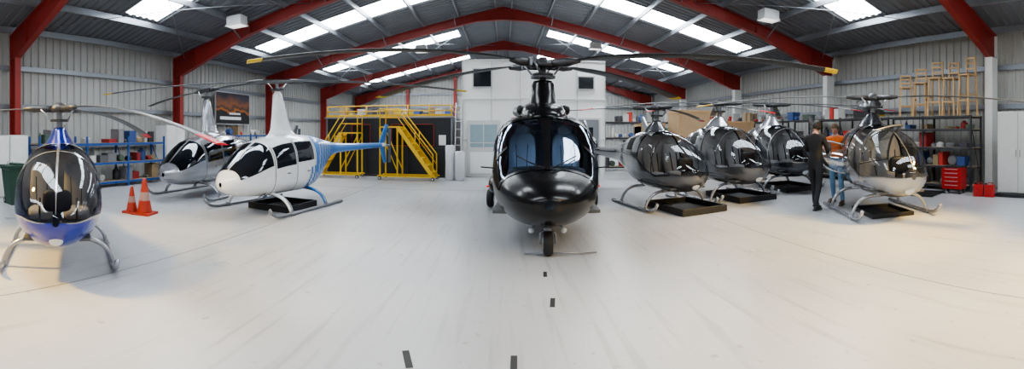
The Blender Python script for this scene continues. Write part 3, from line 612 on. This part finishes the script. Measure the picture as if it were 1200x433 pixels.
for s in(-1,1): wheel(mb,(-.18,s*.2,.07),.07,.04)
mb.make((-8.5,3.9,0),0,bevel=.01)
mb=MB('framed_poster')
def postermat():
    m=bpy.data.materials.new('sunset_print'); m.use_nodes=True;nt=m.node_tree;N=nt.nodes;L=nt.links;b=N['Principled BSDF']
    tc=N.new('ShaderNodeTexCoord');sx=N.new('ShaderNodeSeparateXYZ');L.new(tc.outputs['Object'],sx.inputs[0]); no=N.new('ShaderNodeTexNoise');no.inputs['Scale'].default_value=1.6;L.new(tc.outputs['Object'],no.inputs['Vector'])
    ad=N.new('ShaderNodeMath');ad.operation='MULTIPLY_ADD';ad.inputs[1].default_value=.8;L.new(no.outputs['Fac'],ad.inputs[0]);L.new(sx.outputs[2],ad.inputs[2])
    cr=N.new('ShaderNodeValToRGB');e=cr.color_ramp.elements;e[0].position=.2;e[0].color=(.01,.01,.012,1);e[1].position=.95;e[1].color=(.03,.03,.05,1)
    for p,c in((.30,(.40,.13,.02,1)),(.42,(.04,.025,.02,1)),(.6,(.22,.08,.03,1))): x=e.new(p);x.color=c
    L.new(ad.outputs[0],cr.inputs[0]);L.new(cr.outputs[0],b.inputs['Base Color']);b.inputs['Roughness'].default_value=.4
    return m
mb.box((0,0,0),(.04,2.5,1.4),alu); mb.box((.025,0,0),(.01,2.4,1.3),postermat()); mb.box((.032,-.2,-.42),(.006,1.5,.13),mat('notice_white',(.7,.7,.7),.5)); mb.box((.032,.1,-.22),(.006,.8,.08),mat('notice_white',(.7,.7,.7),.5))
mb.make((-10.95,14.9,2.6))
def cone(loc,h):
    mb=MB('traffic_cone'); om=mat('cone_orange_red',(.36,.035,.015),.5); 
    k=h/.6
    mb.box((0,0,.02),(.34*k,.34*k,.04),om); mb.lathe((0,0,.04),(0,0,1),[(0,.13*k),(.2*k,.095*k)],om,24); mb.lathe((0,0,.04),(0,0,1),[(.2*k,.0955*k),(.34*k,.0695*k)],mat('cone_grey_sleeve',(.35,.22,.20),.4),24); mb.lathe((0,0,.04),(0,0,1),[(.34*k,.069*k),(.54*k,.035*k),(.56*k,.03*k),(.56*k,0)],om,24)
    mb.make(loc,.3)
cone(at(-49.9,8.3),.50); cone(at(-48.2,8.15),.68)
def tray(loc,rz,L,Wd,h=.13):
    mb=MB('drip_tray'); bm_=mat('black_tray_plastic',(.015,.015,.017),.45)
    mb.box((0,0,.012),(L,Wd,.02),bm_)
    for s in(-1,1): mb.box((0,s*Wd/2,h/2),(L+.06,.05,h),bm_); mb.box((s*L/2,0,h/2),(.05,Wd,h),bm_)
    mb.make(loc,rz,bevel=.008)
tray(at(24.4,8.7),rad(10),1.0,1.35); tray(at(31.8,10.2),rad(4),1.0,1.4); tray(at(38.2,11.9),rad(-5),1.0,1.4); tray(at(-29.6,8.9),rad(-8),.95,1.0); tray(at(50.8,8.3),rad(-26),.8,1.0,.08)
tray(at(55,10.9),rad(12),.8,1.3,.05)
cb=mat('cardboard_brown',(.50,.34,.20),.75)
def crate(loc,d,rz=0):
    mb=MB('cardboard_crate'); mb.box((0,0,d[2]/2),d,cb)
    for z in(.08,d[2]*.5,d[2]-.08): mb.box((0,0,z),(d[0]+.03,d[1]+.03,.09),wood)
    for s in(-1,1): mb.box((s*d[0]*.45,0,d[2]/2),(.09,d[1]+.04,d[2]),wood)
    mb.make(loc,rz,bevel=.006)
crate((6.7,13.9,0),(1.7,1.0,2.35)); crate((8.6,14.4,0),(1.3,1.0,2.0)); crate((9.5,12.9,0),(.4,.9,1.0)); crate((5.2,14.6,0),(.9,.8,1.9))
mb=MB('tool_trolley'); rt=mat('tool_chest_red',(.38,.015,.015),.35)
mb.box((0,0,.55),(.5,.75,.75),rt)
for k in range(5): mb.box((-.255,0,.28+.14*k),(.015,.70,.12),rt); mb.box((-.27,0,.31+.14*k),(.02,.5,.02),alu)
mb.box((0,0,.95),(.54,.8,.04),dark)
for a in(-1,1):
    for b in(-1,1): wheel(mb,(a*.18,b*.3,.08),.08,.04); mb.box((a*.18,b*.3,.14),(.04,.06,.1),steel)
mb.make((9.55,5.4,0),.1,.72,bevel=.006)
mb=MB('fuel_canister')
for k,(x,y) in enumerate(((0,0),(.05,.36))):
    mb.box((x,y,.19),(.18,.30,.36),rt); mb.tube([(x,y-.1,.36),(x,y-.1,.43),(x,y+.06,.43),(x,y+.06,.36)],.014,rt,8); mb.cyl((x,y+.11,.36),(x,y+.13,.42),.028,dark)
    mb.beam((x-.095,y-.1,.08),(x-.095,y+.1,.30),.01,.02,rt); mb.beam((x-.095,y+.1,.08),(x-.095,y-.1,.30),.01,.02,rt)
mb.make((9.35,4.3,0),.15,.8,bevel=.02)
# ------------------------------------------------------------ people
def skinned(V,E,Rr,root=0):
    me=bpy.data.meshes.new('t'); me.from_pydata(V,E,[]); ob=bpy.data.objects.new('t',me); SC.collection.objects.link(ob)
    md=ob.modifiers.new('s','SKIN'); 
    for i,d in enumerate(me.skin_vertices[0].data): d.radius=Rr[i] if hasattr(Rr[i],'__len__') else (Rr[i],Rr[i]); d.use_root=(i==root)
    md.use_smooth_shade=True; sb=ob.modifiers.new('b','SUBSURF'); sb.levels=2; sb.render_levels=2
    dg=bpy.context.evaluated_depsgraph_get(); dg.update(); m2=bpy.data.meshes.new_from_object(ob.evaluated_get(dg))
    bpy.data.objects.remove(ob); return m2
def person(loc,heading,J,topm,legm,shoem,skinm,hairm,sc=1,bare=False,headturn=0,headtilt=20):
    mb=MB('standing_person')
    names=['pelvis','waist','chest','upchest','neck','head0','shL','elL','wrL','shR','elR','wrR','hipL','knL','anL','toeL','hipR','knR','anR','toeR']
    R={'pelvis':(.15,.115),'waist':(.135,.10),'chest':(.155,.115),'upchest':(.13,.10),'neck':.058,'head0':.055,'sh':.068,'el':.046,'wr':.031,'hip':.098,'kn':.064,'an':.047,'toe':.042}
    V=[];Rr=[]
    for n in names: V.append(J[n]); Rr.append(R.get(n,R.get(n[:-1],.05)))
    ix={n:i for i,n in enumerate(names)}
    E=[('pelvis','waist'),('waist','chest'),('chest','upchest'),('upchest','neck'),('neck','head0')]
    for s in'LR': E+=[('upchest','sh'+s),('sh'+s,'el'+s),('el'+s,'wr'+s),('pelvis','hip'+s),('hip'+s,'kn'+s),('kn'+s,'an'+s),('an'+s,'toe'+s)]
    m2=skinned(V,[(ix[a],ix[b]) for a,b in E],Rr)
    def dseg(p,a,b):
        a=Vector(a);b=Vector(b);t=max(0,min(1,(p-a).dot(b-a)/max(1e-9,(b-a).length_squared))); return (p-a-(b-a)*t).length
    vs=[v.co.copy() for v in m2.vertices]; groups={}
    for pl in m2.polygons:
        c=Vector(pl.center); best=min(E,key=lambda e:dseg(c,J[e[0]],J[e[1]]))
        b=best[1]
        if b=='head0': k=skinm
        elif b[:2] in('kn','an') or b[:3]=='hip' : k=legm
        elif b[:3]=='toe': k=shoem
        elif b=='waist' and c.z<(J['pelvis'][2]+.03): k=legm
        elif b[:2]=='wr' and bare: k=skinm
        else: k=topm
        if b[:2]=='an' and c.z<.09: k=shoem
        groups.setdefault(k,[]).append(list(pl.vertices))
    for k,fs in groups.items(): mb.add(vs,fs,k,True)
    hc=Vector(J['head']); Rh=Matrix.Rotation(rad(headturn),3,'Z')@Matrix.Rotation(-rad(headtilt),3,'X')
    def hs(a,b,off=0):
        ca,sa=math.cos(a),math.sin(a); x=.077*ca*math.cos(b); y=.096*ca*math.sin(b); z=.118*sa
        if sa<0: x*=1-.28*sa*sa; y=y*(1-.12*sa*sa)+(.015*sa*sa if math.sin(b)>0 else -.0)
        if math.sin(b)>.0:
            g=math.exp(-((b-math.pi/2)/.2)**2)
            y+=g*(.026*math.exp(-((a+.18)/.17)**2)+.010*math.exp(-((a+.62)/.10)**2)+.012*math.exp(-((a+1.0)/.15)**2))
            for e in(-.42,.42): y-=.010*math.exp(-((b-math.pi/2-e)/.2)**2-((a-.05)/.13)**2)
        v=Vector((x,y,z)); 
        if off: v+=v.normalized()*off
        return hc+Rh@v
    nu,nv=24,32
    mb.grid([[hs(-math.pi/2+math.pi*i/nu,2*math.pi*j/nv) for j in range(nv)] for i in range(nu+1)],skinm,True,True)
    G=[]
    for i in range(13):
        row=[]
        for j in range(nv+1):
            b=2*math.pi*j/nv; f=max(0,math.sin(b)); lo=-.75+1.25*min(1,f*1.6)
            a=lo+(math.pi/2-lo)*i/12; row.append(hs(a,b,.014+.006*math.sin(9*b+i)))
        G.append(row)
    mb.grid(G,hairm)
    for s in(-1,1):
        mb.ell(hc+Rh@Vector((s*.080,-.005,-.005)),(.010,.018,.032),skinm,8,10); mb.ell(hc+Rh@Vector((s*.032,.086,.008)),(.012,.008,.007),mat('eye_dark',(.03,.02,.02),.2),8,10)
        mb.ell(hc+Rh@Vector((s*.032,.092,.030)),(.018,.005,.004),hairm,6,8)
    mb.ell(hc+Rh@Vector((0,.094,-.058)),(.024,.006,.006),mat('lips',(.38,.14,.12),.5),6,10)
    for s in'LR':
        w=Vector(J['wr'+s]); d=(w-Vector(J['el'+s])).normalized()
        q=d.to_track_quat('Y','Z').to_matrix() 
        sx=1 if s=='L' else -1
        def T(p): return w+q@Vector(p)
        mb.ell(T((0,.055,0)),(.040,.055,.016),skinm,8,14,.8,q)
        for k,(fx,ln) in enumerate(((-.030,.062),(-.010,.075),(.010,.080),(.030,.070))):
            fx*=-sx
            mb.tube([T((fx,.085,0)),T((fx*1.1,.10+ln*.25,-.004)),T((fx*1.12,.10+ln*.62,-.022)),T((fx*1.1,.10+ln*.75,-.048))],[.0095,.009,.008,.006],skinm,8)
        mb.tube([T((sx*.030,.03,-.005)),T((sx*.055,.055,-.012)),T((sx*.062,.085,-.022)),T((sx*.055,.105,-.03))],[.012,.011,.0095,.007],skinm,8)
    for s in'LR':
        a=Vector(J['an'+s]);t=Vector(J['toe'+s]); dd=(t-a); dd.z=0; dd.normalize(); c=(a+t)/2; ang=math.atan2(dd.y,dd.x)
        mb.ell((c.x+dd.x*.02,c.y+dd.y*.02,.022),(.15,.048,.022),shoem,8,16,.6,Matrix.Rotation(ang,3,'Z')); mb.ell((c.x+dd.x*.02,c.y+dd.y*.02,.055),(.125,.044,.045),shoem,8,16,.8,Matrix.Rotation(ang,3,'Z'))
    return mb.make(loc,heading,sc)
def pose(**k):
    J=dict(pelvis=(0,0,.95),waist=(0,.0,1.08),chest=(0,.0,1.25),upchest=(0,-.01,1.40),neck=(0,-.0,1.50),head0=(0,.01,1.57),head=(0,.03,1.655),
     shL=(-.18,-.01,1.42),elL=(-.23,.0,1.14),wrL=(-.20,.18,.98),shR=(.18,-.01,1.42),elR=(.23,.0,1.14),wrR=(.20,.18,.98),
     hipL=(-.09,0,.88),knL=(-.10,.03,.48),anL=(-.11,-.02,.07),toeL=(-.12,.12,.04),hipR=(.09,0,.88),knR=(.10,.03,.48),anR=(.11,-.02,.07),toeR=(.12,.12,.04))
    J.update(k); return J
blkc=mat('black_clothing',(.012,.012,.015),.8); navy=mat('dark_trousers',(.014,.015,.02),.8); jeans=mat('blue_denim',(.13,.26,.42),.8,scale=40,var=.2); orange=mat('orange_hivis_vest',(.75,.16,.02),.6)
skn=mat('skin_tone',(.52,.30,.22),.5); hair=mat('dark_brown_hair',(.02,.014,.010),.6); shoeb=mat('black_shoe_leather',(.015,.015,.015),.4); shoet=mat('tan_shoe',(.12,.08,.05),.5)
person(at(41.9,8.75),rad(-66),pose(elL=(-.24,.08,1.16),wrL=(-.10,.28,1.18),elR=(.24,.07,1.15),wrR=(.12,.28,1.10),head=(0,.06,1.65),knL=(-.10,.15,.49),anL=(-.11,.20,.07),toeL=(-.12,.34,.04),anR=(.11,-.26,.07),toeR=(.13,-.13,.04),knR=(.10,-.05,.48)),blkc,navy,shoeb,skn,hair,1.02,headtilt=28)
person(at(44.8,9.4),rad(112),pose(elL=(-.27,.10,1.17),wrL=(-.12,.30,1.12),elR=(.27,.10,1.18),wrR=(.12,.30,1.14),head=(0,.12,1.60),upchest=(0,.05,1.38),neck=(0,.08,1.47),head0=(0,.09,1.53),shL=(-.19,.04,1.40),shR=(.19,.04,1.40),anL=(-.19,.14,.07),toeL=(-.21,.28,.04),knL=(-.15,.14,.48),anR=(.14,-.16,.07),toeR=(.16,-.02,.04)),orange,jeans,shoet,skn,mat('light_brown_hair',(.10,.06,.03),.6),1.02,bare=True,headtilt=30)
# removed canopy door panel held between the two people
mb=MB('canopy_door_panel')
P=[]
for i in range(15):
    u=-1+2*i/14; row=[]
    for j in range(13):
        v=-1+2*j/12; k=math.sqrt(max(0,1-.45*u*u)); row.append((.40*u,-.14*(1-v*v)-.05*(1-u*u)+.06*v,(.30*v*k)-.10*u))
    P.append(row)
mb.grid(P,doorg)
rim=P[0]+[r[-1] for r in P[1:]]+P[-1][::-1][1:]+[r[0] for r in P[::-1][1:]]
mb.tube(rim,.014,silverp,8)
mb.tube([P[7][2],tuple(Vector(P[7][2])+Vector((0,-.04,.02))),tuple(Vector(P[8][2])+Vector((.05,-.04,.02))),P[9][2]],.008,dark,6)
mb.make(tuple(at(44.9,8.92,1.04)),rad(-45))
# ------------------------------------------------------------ camera & lights
cam=bpy.data.cameras.new('camera'); co=bpy.data.objects.new('camera',cam); SC.collection.objects.link(co); SC.camera=co
co.location=(0,0,1.55); co.rotation_euler=(rad(90),0,-.02)
cam.lens=15; cam.sensor_width=36; cam.clip_end=300
cam.type='PANO'
holder=cam if hasattr(cam,'panorama_type') else cam.cycles
try:
    holder.panorama_type='CENTRAL_CYLINDRICAL'
    holder.central_cylindrical_range_u_min=-1.2; holder.central_cylindrical_range_u_max=1.2
    holder.central_cylindrical_range_v_min=-.554; holder.central_cylindrical_range_v_max=.312
    holder.central_cylindrical_radius=1.0
except Exception as e:
    holder.panorama_type='EQUIRECTANGULAR'; holder.longitude_min=-1.2; holder.longitude_max=1.2; holder.latitude_min=-math.atan(.554); holder.latitude_max=math.atan(.312)
try: SC.view_settings.look='AgX - Medium High Contrast'
except Exception as e: print('look',e)
w=bpy.data.worlds.new('world'); SC.world=w; w.use_nodes=True; nt=w.node_tree; bg=nt.nodes['Background']; bg.inputs[0].default_value=(.80,.88,1,1); bg.inputs[1].default_value=.6
def lamp(name,typ,loc,tgt,e,col,**k):
    l=bpy.data.lights.new(name,typ); l.energy=e; l.color=col
    for a,b in k.items(): setattr(l,a,b)
    o=bpy.data.objects.new(name,l); SC.collection.objects.link(o); o.location=loc; o.rotation_euler=(Vector(tgt)-Vector(loc)).to_track_quat('-Z','Y').to_euler(); return o
wc=(1,.62,.12)  # unseen spots added behind the view to lay warm pools on the floor
lamp('added_warm_spot','SPOT',(6.2,-1.2,5.0),(3.6,1.6,0),5200,wc,spot_size=rad(56),spot_blend=1,shadow_soft_size=.3)
lamp('added_warm_spot','SPOT',(8.0,1,4.7),(5.0,5.0,0),5000,wc,spot_size=rad(48),spot_blend=1,shadow_soft_size=.3)
lamp('added_warm_spot','SPOT',(-7.2,-1,4.9),(-4.4,1.9,0),4800,wc,spot_size=rad(50),spot_blend=1,shadow_soft_size=.3)
lamp('added_warm_spot','SPOT',(-7.6,1.5,4.7),(-4.2,5.4,0),2200,wc,spot_size=rad(40),spot_blend=1,shadow_soft_size=.3)
